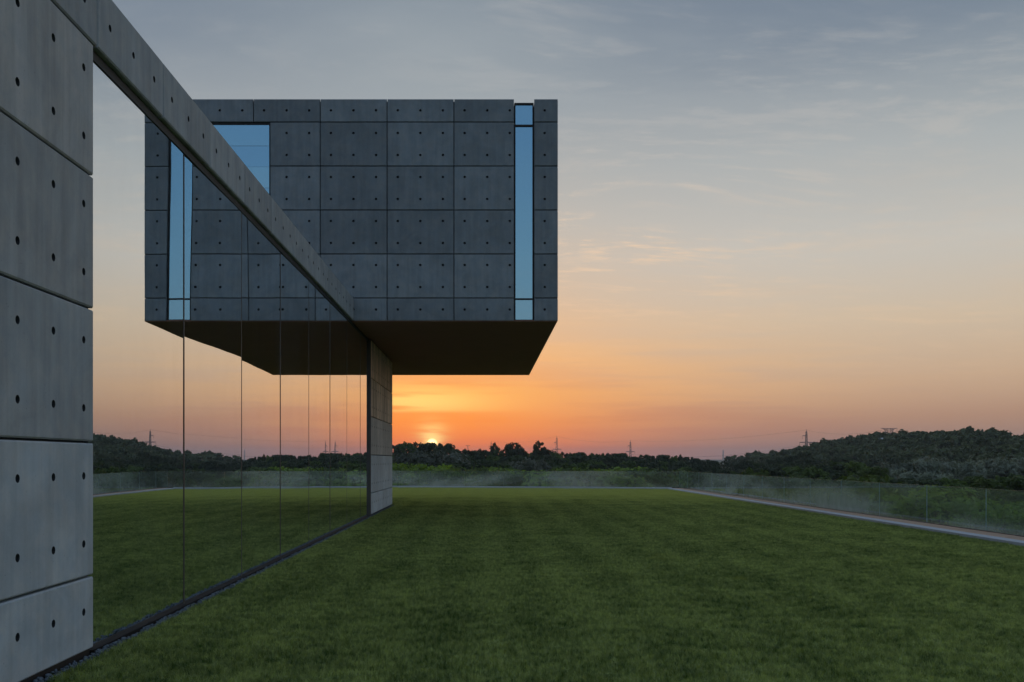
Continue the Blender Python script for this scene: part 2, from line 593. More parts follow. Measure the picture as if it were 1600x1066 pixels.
M['turf'] = grass_mat('lawn_turf', False)
M['terrain'] = terrain_mat()
M['leaf_dark'] = leaf_mat('leaves_dark', (0.022, 0.034, 0.014), (0.060, 0.076, 0.032), 0.22)
M['leaf_mid'] = leaf_mat('leaves_mid', (0.040, 0.068, 0.018), (0.120, 0.160, 0.046), 0.35)
M['leaf_grey'] = leaf_mat('leaves_grey', (0.105, 0.125, 0.088), (0.215, 0.235, 0.180), 0.2)
M['leaf_grey_dark'] = leaf_mat('leaves_grey_dark', (0.062, 0.070, 0.050), (0.130, 0.136, 0.105), 0.2)
M['leaf_bright'] = leaf_mat('leaves_bright', (0.080, 0.140, 0.024), (0.250, 0.320, 0.070), 0.45, 0.8)
M['leaf_hill'] = leaf_mat('leaves_hill', (0.016, 0.030, 0.012), (0.140, 0.165, 0.075), 0.2, 0.13)
M['reed'] = leaf_mat('dry_grass', (0.13, 0.14, 0.08), (0.27, 0.27, 0.17), 0.4, 0.5)

# ------------------------------------------------------------------ terrain
FAR_A = (11.8, 57.6)       # corner of the balustrade
FAR_B = (-9.0, 61.8)       # its far left end (behind the pier)


def far_y(x):
    t = (x - FAR_A[0]) / (FAR_B[0] - FAR_A[0])
    return FAR_A[1] + t * (FAR_B[1] - FAR_A[1])


def sm(x):
    x = np.clip(x, 0, 1)
    return x * x * (3 - 2 * x)


def terrain_z(x, y):
    x = np.asarray(x, dtype=float)
    y = np.asarray(y, dtype=float)
    ex = np.maximum(x - 12.0, 0)
    ey = np.maximum(y - (far_y(x) + 0.3), 0)
    el = np.maximum(-60 - x, 0)
    eb = np.maximum(-40 - y, 0)
    e = np.hypot(np.hypot(ex, el), np.hypot(ey, eb))
    z = -0.35 - 5.3 * (1 - np.exp(-e / 13.0))
    z = z + (0.35 * np.sin(x * 0.13 + 1.3) * np.cos(y * 0.11) + 0.18 * np.sin(x * 0.41 + y * 0.33)) * sm(e / 10)
    hill = 11.8 * sm((x - 138 - 0.02 * (y - 500)) / 92.0) * sm((y - 235) / 265.0) * (1 - sm((y - 540) / 220.0))
    hill = hill + (1.6 * np.sin(x * 0.035 + 0.6) + 1.0 * np.sin(x * 0.081 + 2.0)) * sm((x - 170) / 60.0) * sm((y - 300) / 150.0) * (1 - sm((y - 540) / 200.0))
    r = np.hypot(x, y)
    far = 11.5 * sm((r - 3000) / 2200.0) * (0.85 + 0.15 * np.sin(x * 0.0016 + 1.0))
    return z + hill + far


def build_terrain():
    n = 170
    u = np.linspace(-1, 1, n)
    sx = np.sinh(u * 6.2) / np.sinh(6.2) * 6200
    gy = np.sinh(u * 6.2) / np.sinh(6.2) * 6200 + 50
    X, Y = np.meshgrid(sx, gy, indexing='ij')
    Z = terrain_z(X, Y)
    V = np.stack([X, Y, Z], -1).reshape(-1, 3)
    i = np.arange(n - 1)[:, None] * n + np.arange(n - 1)[None, :]
    F = np.stack([i, i + n, i + n + 1, i + 1], -1).reshape(-1, 4)
    o = link('ground', np_mesh('ground', V, F, M['terrain'], smooth=True))
    struct(o)


build_terrain()

# terrace body that carries the lawn, kerbs and balustrade
XL, XK0, XK1, XS1, XG = -3.445, 10.84, 11.16, 11.765, 11.80


def prism(name, poly, z0, z1, mat, parent=None):
    n = len(poly)
    v = [(x, y, z0) for x, y in poly] + [(x, y, z1) for x, y in poly]
    f = [tuple(range(n - 1, -1, -1)), tuple(range(n, 2 * n))]
    f += [(i, (i + 1) % n, n + (i + 1) % n, n + i) for i in range(n)]
    return mesh_obj(name, v, f, mat, parent)


terrace = prism('terrace', [(-30, -20), (12.1, -20), (12.1, far_y(12.1) + 0.35), (-30, far_y(-30) + 0.35)], -2.6, -0.06, M['earth'])
struct(terrace)
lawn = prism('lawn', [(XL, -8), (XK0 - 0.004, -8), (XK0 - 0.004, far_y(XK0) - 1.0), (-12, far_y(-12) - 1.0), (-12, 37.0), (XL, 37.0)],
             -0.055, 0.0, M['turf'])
struct(lawn)


# ------------------------------------------------------------------ lawn grass (instanced tiles of blades)
def grass_tile(seed, size, count):
    r = np.random.default_rng(seed)
    bx = r.uniform(0, size, count) - size / 2
    by = r.uniform(0, size, count) - size / 2
    cc = r.uniform(0, size, (70, 2)) - size / 2
    ca = r.uniform(-0.5, 0.7, 70)
    f = np.zeros(count)
    for (qx, qy), am in zip(cc, ca):
        dx = np.abs(bx - qx)
        dy = np.abs(by - qy)
        dx = np.minimum(dx, size - dx)
        dy = np.minimum(dy, size - dy)
        f += am * np.exp(-(dx * dx + dy * dy) / 0.085 ** 2)
    h = r.uniform(0.022, 0.042, count) * (0.8 + 0.4 * r.random(count)) * np.clip(1 + 0.6 * f, 0.55, 1.4)
    w = r.uniform(0.0017, 0.0032, count)
    a = r.uniform(0, 2 * np.pi, count)
    lean = r.uniform(0.25, 1.35, count)
    la = r.uniform(0, 2 * np.pi, count)
    px, py = np.cos(a) * w, np.sin(a) * w
    lx, ly = np.cos(la) * lean * h, np.sin(la) * lean * h
    z0 = np.full(count, -0.004)
    P = np.stack([
        np.stack([bx - px, by - py, z0], -1), np.stack([bx + px, by + py, z0], -1),
        np.stack([bx + px * .8 + lx * .35, by + py * .8 + ly * .35, h * .62], -1),
        np.stack([bx - px * .8 + lx * .35, by - py * .8 + ly * .35, h * .62], -1),
        np.stack([bx + lx, by + ly, h], -1)], 1).reshape(-1, 3)
    b = np.arange(count)[:, None] * 5
    F = np.concatenate([b + np.array([0, 1, 2]), b + np.array([0, 2, 3]), b + np.array([3, 2, 4])], 0)
    return np_mesh('grass_tile', P, F, M['grass'])


def build_grass():
    size = (XK0 - XL) / 14.0
    src = bpy.data.collections.new('grass_tiles')
    nvar = 6
    for k in range(nvar):
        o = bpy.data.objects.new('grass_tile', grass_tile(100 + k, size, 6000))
        src.objects.link(o)
    pts, rot, idx = [], [], []
    for j in range(0, 56):
        y = 4.6 + (j + 0.5) * size
        for i in range(-6, 14):
            x = XL + (i + 0.5) * size
            if i < 0 and y < 37.6:
                continue
            if y > far_y(x) - 1.0 + 0.2:
                continue
            pts.append((x, y, 0.0))
            rot.append(random.randrange(4) * math.pi / 2)
            idx.append(random.randrange(nvar))
    me = bpy.data.meshes.new('lawn_grass')
    me.from_pydata(pts, [], [])
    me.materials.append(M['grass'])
    a = me.attributes.new('rotz', 'FLOAT', 'POINT')
    a.data.foreach_set('value', rot)
    a = me.attributes.new('variant', 'INT', 'POINT')
    a.data.foreach_set('value', idx)
    o = link('lawn_grass', me)
    o['kind'] = 'stuff'
    o['label'] = 'short mown green grass of the lawn in front of the concrete building'
    o['category'] = 'grass'
    g = bpy.data.node_groups.new('grass_instances', 'GeometryNodeTree')
    g.interface.new_socket('Geometry', in_out='INPUT', socket_type='NodeSocketGeometry')
    g.interface.new_socket('Geometry', in_out='OUTPUT', socket_type='NodeSocketGeometry')
    ni, no = g.nodes.new('NodeGroupInput'), g.nodes.new('NodeGroupOutput')
    ci = g.nodes.new('GeometryNodeCollectionInfo')
    ci.inputs['Collection'].default_value = src
    ci.inputs['Separate Children'].default_value = True
    ci.inputs['Reset Children'].default_value = True
    m2p = g.nodes.new('GeometryNodeMeshToPoints')
    iop = g.nodes.new('GeometryNodeInstanceOnPoints')
    iop.inputs['Pick Instance'].default_value = True
    ar = g.nodes.new('GeometryNodeInputNamedAttribute')
    ar.data_type = 'FLOAT'
    ar.inputs['Name'].default_value = 'rotz'
    ai = g.nodes.new('GeometryNodeInputNamedAttribute')
    ai.data_type = 'INT'
    ai.inputs['Name'].default_value = 'variant'
    cx = g.nodes.new('ShaderNodeCombineXYZ')
    g.links.new(ar.outputs[0], cx.inputs[2])
    g.links.new(ni.outputs[0], m2p.inputs[0])
    g.links.new(m2p.outputs[0], iop.inputs['Points'])
    g.links.new(ci.outputs[0], iop.inputs['Instance'])
    g.links.new(ai.outputs[0], iop.inputs['Instance Index'])
    g.links.new(cx.outputs[0], iop.inputs['Rotation'])
    g.links.new(iop.outputs[0], no.inputs[0])
    md = o.modifiers.new('grass', 'NODES')
    md.node_group = g


build_grass()

# ------------------------------------------------------------------ the concrete building
Z = [0.05, 0.71, 1.91, 3.11, 4.31, 5.51, 6.13, 7.32, 8.51, 9.70, 10.89, 11.52]
XW = -3.53          # concrete face of the long wall
XGL = -3.60         # glass plane
GAP = 0.010
_pm = {}


def panel_mesh(w, h, us, vs, r=0.034, dep=0.072, ch=0.013, th=0.078):
    key = (round(w, 3), round(h, 3), tuple(round(u, 3) for u in us), tuple(round(v, 3) for v in vs))
    if key in _pm:
        return _pm[key]
    V, F, plug = [], [], []

    def add(x, y, z):
        V.append((x, y, z))
        return len(V) - 1
    g = GAP
    o = [add(g, ch, g), add(w - g, ch, g), add(w - g, ch, h - g), add(g, ch, h - g)]
    bk = [add(g, th, g), add(w - g, th, g), add(w - g, th, h - g), add(g, th, h - g)]
    a = g + ch
    inn = [add(a, 0, a), add(w - a, 0, a), add(w - a, 0, h - a), add(a, 0, h - a)]
    for i in range(4):
        j = (i + 1) % 4
        F.append((bk[i], bk[j], o[j], o[i]))
        F.append((o[i], o[j], inn[j], inn[i]))
    F.append((bk[3], bk[2], bk[1], bk[0]))
    ub = [a] + [(us[i] + us[i + 1]) / 2 for i in range(len(us) - 1)] + [w - a]
    vb = [a] + [(vs[i] + vs[i + 1]) / 2 for i in range(len(vs) - 1)] + [h - a]
    for i, u in enumerate(us):
        for j, v in enumerate(vs):
            x0, x1, z0, z1 = ub[i], ub[i + 1], vb[j], vb[j + 1]
            per = []
            cs = [(x0, z0), (x1, z0), (x1, z1), (x0, z1)]
            for s in range(4):
                p, q = cs[s], cs[(s + 1) % 4]
                for t in (0, 1 / 3, 2 / 3):
                    per.append((p[0] + (q[0] - p[0]) * t, p[1] + (q[1] - p[1]) * t))
            outer = [add(px, 0, pz) for px, pz in per]
            ang = [math.radians(225 + 30 * k) for k in range(12)]
            c0 = [add(u + r * math.cos(t), 0, v + r * math.sin(t)) for t in ang]
            c1 = [add(u + r * .9 * math.cos(t), dep, v + r * .9 * math.sin(t)) for t in ang]
            for k in range(12):
                l = (k + 1) % 12
                F.append((outer[k], outer[l], c0[l], c0[k]))
                F.append((c0[k], c0[l], c1[l], c1[k]))
                plug.append(len(F) - 1)
            F.append(tuple(c1))
            plug.append(len(F) - 1)
    me = bpy.data.meshes.new('concrete_panel')
    me.from_pydata(V, [], F)
    me.materials.append(M['concrete'])
    me.materials.append(M['plug'])
    for i in plug:
        me.polygons[i].material_index = 1
    me.update()
    _pm[key] = me
    return me


def panel(parent, origin, rotz, w, h, us, vs, tone=1.0, stain_shade=0.0):
    o = bpy.data.objects.new('concrete_panel', panel_mesh(w, h, us, vs))
    COL.objects.link(o)
    o.parent = parent
    o.location = origin
    o.rotation_euler = (0, 0, rotz)
    o.color = (tone, 1.0 - stain_shade, tone, 1)
    return o


R90 = math.pi / 2


def holes_v(k):
    h = Z[k + 1] - Z[k]
    if h > 1.0:
        return [0.30 * h / 1.2, h - 0.30 * h / 1.2]
    return [h - 0.30] if k == 0 else [h / 2]


def build_building():
    b = empty('concrete_building', (-8.0, 25.0, 0))
    tag(b, 'modern grey concrete building with mirrored glass wall and boxy cantilevered upper block', 'building')
    inv = Matrix.Translation((8.0, -25.0, 0))

    def part(name, *a, mat=None, bevel=0.0):
        o = box(name, *a, mat, None, bevel)
        o.parent = b
        o.matrix_parent_inverse = inv
        return o

    def holder(name, *a, mat=None):          # a solid core that carries panels; panels keep world coordinates
        return part(name, *a, mat=mat)

    # --- near wall (left edge of the picture)
    nw = holder('near_wall', -4.05, XW - 0.08, 1.6, 8.585, -0.3, 5.495, mat=M['core'])
    edges = [1.57, 3.35, 5.13, 6.91, 8.61]
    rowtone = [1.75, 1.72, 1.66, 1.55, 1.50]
    for i in range(4):
        w = edges[i + 1] - edges[i]
        for k in range(5):
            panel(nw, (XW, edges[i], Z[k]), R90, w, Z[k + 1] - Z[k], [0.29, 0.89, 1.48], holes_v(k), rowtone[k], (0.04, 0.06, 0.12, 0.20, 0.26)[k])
    part('plinth', -4.0, XW - 0.035, 1.6, 8.6, -0.25, 0.052, mat=M['metal'])

    # --- parapet band above the glass
    pr = holder('parapet', -4.05, XW - 0.08, 1.6, 25.78, 5.515, 6.125, mat=M['core'])
    e = [8.69 + 1.78 * i for i in range(-4, 10)]
    for i in range(len(e)):
        y0 = e[i]
        y1 = min(y0 + 1.78, 25.74)
        us = [u for u in (0.29, 0.89, 1.49) if u < y1 - y0 - 0.05]
        panel(pr, (XW, y0, Z[5]), R90, y1 - y0, Z[6] - Z[5], us, [0.31], 1.42, 0.16)

    # --- glazed facade
    gf = part('glazed_facade', XGL - 0.02, XW - 0.012, 8.63, 29.60, -0.05, 0.028, mat=M['channel'])
    gf['label'] = 'dark metal channel under the mirrored panes'
    bx = box('head_rail', XGL - 0.05, XGL + 0.012, 8.62, 29.60, 5.42, 5.505, M['metal'], gf)
    ys = [8.62, 11.4, 14.1, 16.8, 19.5, 22.2, 24.9, 27.6, 29.60]
    sag = [0.0026, -0.0022, 0.0018, -0.0014, 0.0016, 0.0012, -0.0012, 0.0010]
    for i in range(8):
        y0, y1 = ys[i] + 0.028, ys[i + 1] - 0.028
        z0, z1 = 0.015, 5.43
        ny, nz = 14, 20
        V, F = [], []
        for a in range(ny + 1):
            for c in range(nz + 1):
                u, v = a / ny, c / nz
                yaw = (0.0, 0.0042, -0.0018, 0.0020, -0.0014, 0.0014, -0.0008, 0.0004)[i]
                s = yaw * (u - 0.5) * (y1 - y0) + sag[i] * 16 * u * (1 - u) * v * (1 - v)
                V.append((XGL + s, y0 + (y1 - y0) * u, z0 + (z1 - z0) * v))
        for a in range(ny):
            for c in range(nz):
                q = a * (nz + 1) + c
                F.append((q, q + nz + 1, q + nz + 2, q + 1))
        mesh_obj('glass_pane', V, F, M['fglass'], gf, smooth=True)
    for i in range(1, 8):
        box('mullion', XGL - 0.12, XGL - 0.004, ys[i] - 0.045, ys[i] + 0.045, 0.03, 5.40, M['metal'], gf)
        box('joint_fin', XGL - 0.003, XGL + 0.004, ys[i] - 0.011, ys[i] + 0.011, 0.03, 5.40, M['fin'], gf)
    box('end_post', XGL - 0.012, XW - 0.004, 29.602, 29.66, 0.0, 5.50, M['fin'], gf)

    # --- the pier under the block
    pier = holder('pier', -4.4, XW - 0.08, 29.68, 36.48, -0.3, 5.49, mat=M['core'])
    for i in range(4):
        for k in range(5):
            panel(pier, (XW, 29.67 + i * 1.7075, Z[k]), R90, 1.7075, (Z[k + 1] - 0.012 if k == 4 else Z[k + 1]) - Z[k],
                  [0.26, 0.86, 1.45], holes_v(k), [1.9, 1.85, 1.85, 2.5, 3.0][k], [0, 0, 0.35, 0.85, 1.0][k])  # streak stain, with warm shade under the soffit painted into upper rows
    # --- rooms behind the glass
    part('floor_slab', -14, XGL - 0.03, 8.6, 36.4, -0.25, -0.01, mat=M['floor'])
    part('ceiling_slab', -14, -4.06, 1.6, 36.4, 5.16, 5.60, mat=M['inner'])
    part('rear_wall', -14.3, -14.001, 1.6, 36.4, -0.3, 6.0, mat=M['inner'])
    part('cross_wall', -13.99, -4.41, 36.0, 36.39, -0.3, 5.15, mat=M['inner'])
    part('cross_wall', -13.99, -4.06, 8.2, 8.58, -0.3, 5.15, mat=M['inner'])
    for yy in (10.9, 17.0, 23.0):
        part('column', -4.60, -4.15, yy, yy + 0.45, -0.01, 5.155, mat=M['inner'])

    # --- cantilevered block
    Y0, Y1 = 25.75, 42.1
    XR = 1.99
    blk = holder('cantilevered_block', -12.0, 0.792, Y0 + 0.085, Y1, 5.60, 11.47, mat=M['core'])
    box('block_end', 1.352, XR - 0.085, Y0 + 0.085, Y1 - 0.002, 5.601, 11.469, M['core'], blk)
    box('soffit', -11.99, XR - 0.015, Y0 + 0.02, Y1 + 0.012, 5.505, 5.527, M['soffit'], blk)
    box('slot_lining', 0.793, 1.351, Y0 + 1.6, Y1 - 0.01, 5.602, 11.40, M['inner'], blk)
    joints = [-6.25 + 1.808 * k for k in range(-3, 4)]          # .. -0.826
    cols = [(joints[i], joints[i + 1]) for i in range(len(joints) - 1)] + [(joints[-1], 0.806)]
    H3 = [0.29, 0.90, 1.51]
    for k in range(5, 11):
        h = Z[k + 1] - Z[k]
        for (x0, x1) in cols:
            w = x1 - x0
            us = [u for u in H3 if u < w - 0.06]
            if k in (8, 9):
                if x1 < -6.2 and x1 > -9.9:
                    continue
                if abs(x0 + 6.25) < 0.01:
                    x0n = -5.80
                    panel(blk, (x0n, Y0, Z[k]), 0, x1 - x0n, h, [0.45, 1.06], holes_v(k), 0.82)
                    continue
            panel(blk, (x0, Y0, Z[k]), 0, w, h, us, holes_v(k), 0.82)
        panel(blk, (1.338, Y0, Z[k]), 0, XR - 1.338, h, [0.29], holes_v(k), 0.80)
        ncol = 9
        wy = (Y1 - Y0 - 0.08) / ncol
        for i in range(ncol):                                  # right flank
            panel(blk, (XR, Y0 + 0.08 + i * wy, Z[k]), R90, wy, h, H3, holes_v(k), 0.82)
    # slot window
    sw = part('slot_window', 0.81, 1.334, Y0 + 0.215, Y0 + 0.25, 5.52, 11.44, mat=M['metal'])
    sw.data.clear_geometry()
    bars = []
    for (x0, x1, z0, z1) in ((0.812, 0.842, 5.53, 11.44), (1.302, 1.332, 5.53, 11.44), (0.8421, 1.3019, 11.39, 11.44),
                             (0.8421, 1.3019, 10.80, 10.85), (0.8421, 1.3019, 6.10, 6.14), (0.8421, 1.3019, 5.53, 5.56)):
        bars.append((x0, x1, Y0 + 0.08, Y0 + 0.16, z0, z1))
    V, F = [], []
    for q in bars:
        v, f = box_vf(*q)
        F += [tuple(i + len(V) for i in ff) for ff in f]
        V += v
    me = bpy.data.meshes.new('slot_window')
    me.from_pydata(V, [], F)
    me.materials.append(M['metal'])
    sw.data = me
    for z0, z1 in ((10.851, 11.389), (6.141, 10.799), (5.561, 6.099)):
        box('glass_pane', 0.8425, 1.3015, Y0 + 0.115, Y0 + 0.123, z0, z1, M['bglass'], sw)
    box('top_cap', 0.808, 1.336, Y0 + 0.165, Y0 + 1.6, 11.405, 11.445, M['metal'], sw)
    # big window high on the left
    uw = part('upper_window', -9.87, -5.80, Y0 + 0.05, Y0 + 0.084, 8.52, 8.56, mat=M['metal'])
    box('frame_bar', -9.86, -5.835, Y0 + 0.05, Y0 + 0.12, 10.835, 10.885, M['metal'], uw)
    box('frame_bar', -5.833, -5.80, Y0 + 0.051, Y0 + 0.121, 8.561, 10.88, M['metal'], uw)
    box('frame_bar', -9.87, -9.835, Y0 + 0.051, Y0 + 0.121, 8.561, 10.88, M['metal'], uw)
    zc = [8.5605, 9.13, 9.70, 10.27, 10.834]
    for i in range(4):
        a = (0.012, -0.008, 0.014, -0.004)[i]
        h = zc[i + 1] - zc[i] - 0.006
        v = [(-9.834, Y0 + 0.068, zc[i]), (-5.834, Y0 + 0.068, zc[i]), (-5.834, Y0 + 0.068 + a * h, zc[i] + h), (-9.834, Y0 + 0.068 + a * h, zc[i] + h)]
        v += [(p[0], p[1] + 0.008, p[2]) for p in v]
        mesh_obj('glass_pane', v, [(0, 1, 2, 3), (7, 6, 5, 4), (0, 4, 5, 1), (1, 5, 6, 2), (2, 6, 7, 3), (3, 7, 4, 0)], M['bglass'], uw)
    return b


build_building()


# ------------------------------------------------------------------ gravel strip along the wall
def ico():
    t = (1 + 5 ** 0.5) / 2
    v = np.array([(-1, t, 0), (1, t, 0), (-1, -t, 0), (1, -t, 0), (0, -1, t), (0, 1, t), (0, -1, -t), (0, 1, -t),
                  (t, 0, -1), (t, 0, 1), (-t, 0, -1), (-t, 0, 1)], float)
    v /= np.linalg.norm(v[0])
    f = np.array([(0, 11, 5), (0, 5, 1), (0, 1, 7), (0, 7, 10), (0, 10, 11), (1, 5, 9), (5, 11, 4), (11, 10, 2), (10, 7, 6),
                  (7, 1, 8), (3, 9, 4), (3, 4, 2), (3, 2, 6), (3, 6, 8), (3, 8, 9), (4, 9, 5), (2, 4, 11), (6, 2, 10), (8, 6, 7), (9, 8, 1)])
    return v, f


def build_gravel():
    v, f = ico()
    n = 7000
    r = np.random.default_rng(5)
    c = np.stack([r.uniform(XW - 0.01, XL + 0.015, n), r.uniform(4.5, 36.8, n) ** 1.0, r.uniform(-0.035, 0.012, n)], -1)
    sc = r.uniform(0.009, 0.021, (n, 1, 1)) * r.uniform(0.6, 1.3, (n, 1, 3))
    P = v[None] * sc * r.uniform(0.8, 1.2, (n, 12, 1))
    a = r.uniform(0, 6.28, n)
    ca, sa = np.cos(a)[:, None], np.sin(a)[:, None]
    P = np.stack([P[..., 0] * ca - P[..., 1] * sa, P[..., 0] * sa + P[..., 1] * ca, P[..., 2]], -1) + c[:, None, :]
    F = (f[None] + (np.arange(n) * 12)[:, None, None]).reshape(-1, 3)
    o = link('gravel', np_mesh('gravel', P.reshape(-1, 3), F, M['gravel']))
    o['kind'] = 'stuff'
    o['label'] = 'narrow strip of blue grey gravel along the foot of the glass wall'
    o['category'] = 'gravel'


build_gravel()


# ------------------------------------------------------------------ kerbs and glass balustrades
def oriented_box(name, p0, p1, off0, off1, z0, z1, mat, parent=None, bevel=0.0):
    """box along p0->p1 (plan), spanning off0..off1 to the LEFT of the direction"""
    d = Vector((p1[0] - p0[0], p1[1] - p0[1]))
    d.normalize()
    n = Vector((-d.y, d.x))
    c = [(p0[0] + n.x * off0, p0[1] + n.y * off0), (p1[0] + n.x * off0, p1[1] + n.y * off0),
         (p1[0] + n.x * off1, p1[1] + n.y * off1), (p0[0] + n.x * off1, p0[1] + n.y * off1)]
    o = prism(name, c, z0, z1, mat, parent)
    if bevel:
        b = o.modifiers.new('bevel', 'BEVEL')
        b.width = bevel
        b.segments = 1
    return o


def glass_pane_vf(p0, p1, z0, z1, t=0.017):
    d = Vector((p1[0] - p0[0], p1[1] - p0[1])).normalized()
    n = Vector((-d.y, d.x)) * t / 2
    c = [(p0[0] - n.x, p0[1] - n.y), (p1[0] - n.x, p1[1] - n.y), (p1[0] + n.x, p1[1] + n.y), (p0[0] + n.x, p0[1] + n.y)]
    v = [(x, y, z0) for x, y in c] + [(x, y, z1) for x, y in c]
    f = [(3, 2, 1, 0), (4, 5, 6, 7), (0, 1, 5, 4), (1, 2, 6, 5), (2, 3, 7, 6), (3, 0, 4, 7)]
    return v, f, [1, 2, 0, 1, 0, 1]


def balustrade(name, pts, label, ztop, channel_off):
    root = empty(name, (pts[0][0], pts[0][1], 0))
    tag(root, label, 'balustrade')
    inv = Matrix.Translation((-pts[0][0], -pts[0][1], 0))
    for i in range(len(pts) - 1):
        p, q = Vector(pts[i]), Vector(pts[i + 1])
        d = (q - p).normalized() * 0.006
        v, f, mi = glass_pane_vf(p + d, q - d, 0.03, ztop)
        o = mesh_obj('glass_pane', v, f, [M['rail_glass'], M['rail_edge'], M['rail_top']], root, mat_idx=mi)
        o.matrix_parent_inverse = inv
    o = oriented_box('base_channel', pts[0], pts[-1], -0.03, 0.03, -0.05, 0.09, M['metal'], root)
    o.matrix_parent_inverse = inv
    return root


# right side, seen receding
yj = [57.6 - 0.0, 55.4, 52.4, 49.4, 46.4, 43.4, 40.45, 37.5, 34.5, 31.5, 28.45, 25.4, 22.4, 19.4, 16.4, 13.4]
balustrade('glass_balustrade', [(XG, y) for y in yj], 'frameless glass balustrade receding along the right edge of the lawn', 1.075, 0)
# far side, seen face on
xs_img = [1058, 992.5, 922, 854, 787, 726, 672.7, 624.6, 575]
fp = []
for xi in xs_img:
    k = (xi - 757) / 1488.0
    # intersect the ray direction with the fence line to find where each joint stands
    m_ = (FAR_B[1] - FAR_A[1]) / (FAR_B[0] - FAR_A[0])
    yv = (FAR_A[1] - m_ * FAR_A[0]) / (1 - m_ * k)
    fp.append((k * yv, yv))
fp[0] = (FAR_A[0] - 0.03, far_y(FAR_A[0] - 0.03))
balustrade('glass_balustrade', fp, 'frameless glass balustrade across the far end of the lawn', 1.075, 0)

kr = oriented_box('kerb', (XS1 - 0.2, 4.0), (XS1 - 0.2, 57.0), -0.18, 0.18, -0.059, 0.03, M['earth'])
struct(kr)
kr['label'] = 'pale stone kerb along the right edge of the lawn'
y = 10.0
while y < 56.0:
    y1 = min(y + 1.5, 56.3)
    oriented_box('kerb_stone', (XK0, y + 0.004), (XK0, y1 - 0.004), -(XK1 - XK0), 0.0, -0.05, 0.082, M['stone'], kr, 0.006)
    y += 1.5
oriented_box('edge_strip', (XK1 + 0.004, 10.0), (XK1 + 0.004, 56.9), -(XS1 - XK1), 0.0, -0.05, 0.075, M['corten'], kr)
kf = oriented_box('kerb', (FAR_A[0] - 0.4, far_y(FAR_A[0] - 0.4)), FAR_B, 0.2, 0.5, -0.059, 0.03, M['earth'])
struct(kf)
kf['label'] = 'pale stone kerb along the far edge of the lawn'
A2, B2 = Vector((11.15, far_y(11.15) - 1.0)), Vector((FAR_B[0], FAR_B[1] - 1.0))
L = (B2 - A2).length
d2 = (B2 - A2).normalized()
n = int(L / 1.5)
for i in range(n):
    p, q = A2 + d2 * (L * i / n + 0.004), A2 + d2 * (L * (i + 1) / n - 0.004)
    oriented_box('kerb_stone', p, q, -0.5, 0.0, -0.05, 0.11, M['stone'], kf, 0.006)
oriented_box('edge_strip', A2, B2, -0.93, -0.504, -0.05, 0.085, M['corten'], kf)


# ------------------------------------------------------------------ vegetation
def crown_mesh(name, seed, h, rx, rz, cz, nclump, per, leaf, mat, hollow=0.35, skirt=0.0):
    r = np.random.default_rng(seed)
    C = []
    while len(C) < nclump:
        p = r.normal(size=3)
        p /= np.linalg.norm(p)
        p *= r.uniform(hollow, 1.0) ** 0.6
        if p[2] < -0.75 + skirt * 0:
            continue
        lump = 1.0 + 0.22 * math.sin(3 * math.atan2(p[1], p[0]) + seed) + 0.12 * math.sin(5 * p[2] + seed)
        C.append((p[0] * rx * lump, p[1] * rx * lump, cz + p[2] * rz * (0.92 + 0.16 * r.random())))
    C = np.array(C)
    cr = r.uniform(0.17, 0.34, nclump) * rx
    tot = nclump * per
    ci = np.repeat(np.arange(nclump), per)
    q = r.normal(size=(tot, 3))
    q /= np.linalg.norm(q, axis=1)[:, None]
    q *= (r.uniform(0.3, 1.0, tot) ** 0.5)[:, None]
    q[:, 2] *= 0.75
    P = C[ci] + q * cr[ci][:, None]
    cd = C[ci] - np.array([0, 0, cz - rz * 0.3])
    cd /= np.linalg.norm(cd, axis=1)[:, None]
    nn = q + cd * 0.5 + r.normal(size=(tot, 3)) * 0.42
    nn /= np.linalg.norm(nn, axis=1)[:, None]
    a = np.cross(nn, r.normal(size=(tot, 3)))
    a /= np.linalg.norm(a, axis=1)[:, None]
    b = np.cross(nn, a)
    s = leaf * r.uniform(0.6, 1.3, tot)[:, None]
    a = a * s
    b = b * s * 0.55
    V = np.stack([P - a, P + b * 0.9, P + a, P - b], 1).reshape(-1, 3)
    F = (np.arange(tot)[:, None] * 4 + np.arange(4)[None]).astype(int)
    return np_mesh(name, V, F, mat)


def tube(V, F, p, q, r0, r1, seg=6):
    p, q = Vector(p), Vector(q)
    d = (q - p).normalized()
    u = d.orthogonal().normalized()
    v = d.cross(u)
    b = len(V)
    for c, r in ((p, r0), (q, r1)):
        for k in range(seg):
            t = 2 * math.pi * k / seg
            V.append(tuple(c + u * r * math.cos(t) + v * r * math.sin(t)))
    for k in range(seg):
        l = (k + 1) % seg
        F.append((b + k, b + l, b + seg + l, b + seg + k))


def trunk_mesh(seed, h, rx, cz, r0):
    rr = random.Random(seed)
    V, F = [], []
    top = (rr.uniform(-.2, .2) * rx * .4, rr.uniform(-.2, .2) * rx * .4, cz + 0.25 * (h - cz))
    mid = (top[0] * .4, top[1] * .4, cz * 0.55)
    tube(V, F, (0, 0, -0.6), mid, r0, r0 * .75)
    tube(V, F, mid, top, r0 * .75, r0 * .25)
    for k in range(6):
        t = k * 1.05 + rr.random()
        s = rr.uniform(0.3, 0.9)
        st = (mid[0] * (1 - s) + top[0] * s, mid[1] * (1 - s) + top[1] * s, mid[2] * (1 - s) + top[2] * s)
        L = rx * rr.uniform(0.55, 0.9)
        tube(V, F, st, (st[0] + math.cos(t) * L, st[1] + math.sin(t) * L, st[2] + L * rr.uniform(.3, .8)), r0 * .35, r0 * .1, 5)
    me = bpy.data.meshes.new('trunk')
    me.from_pydata(V, [], F)
    me.materials.append(M['bark'])
    me.update()
    return me


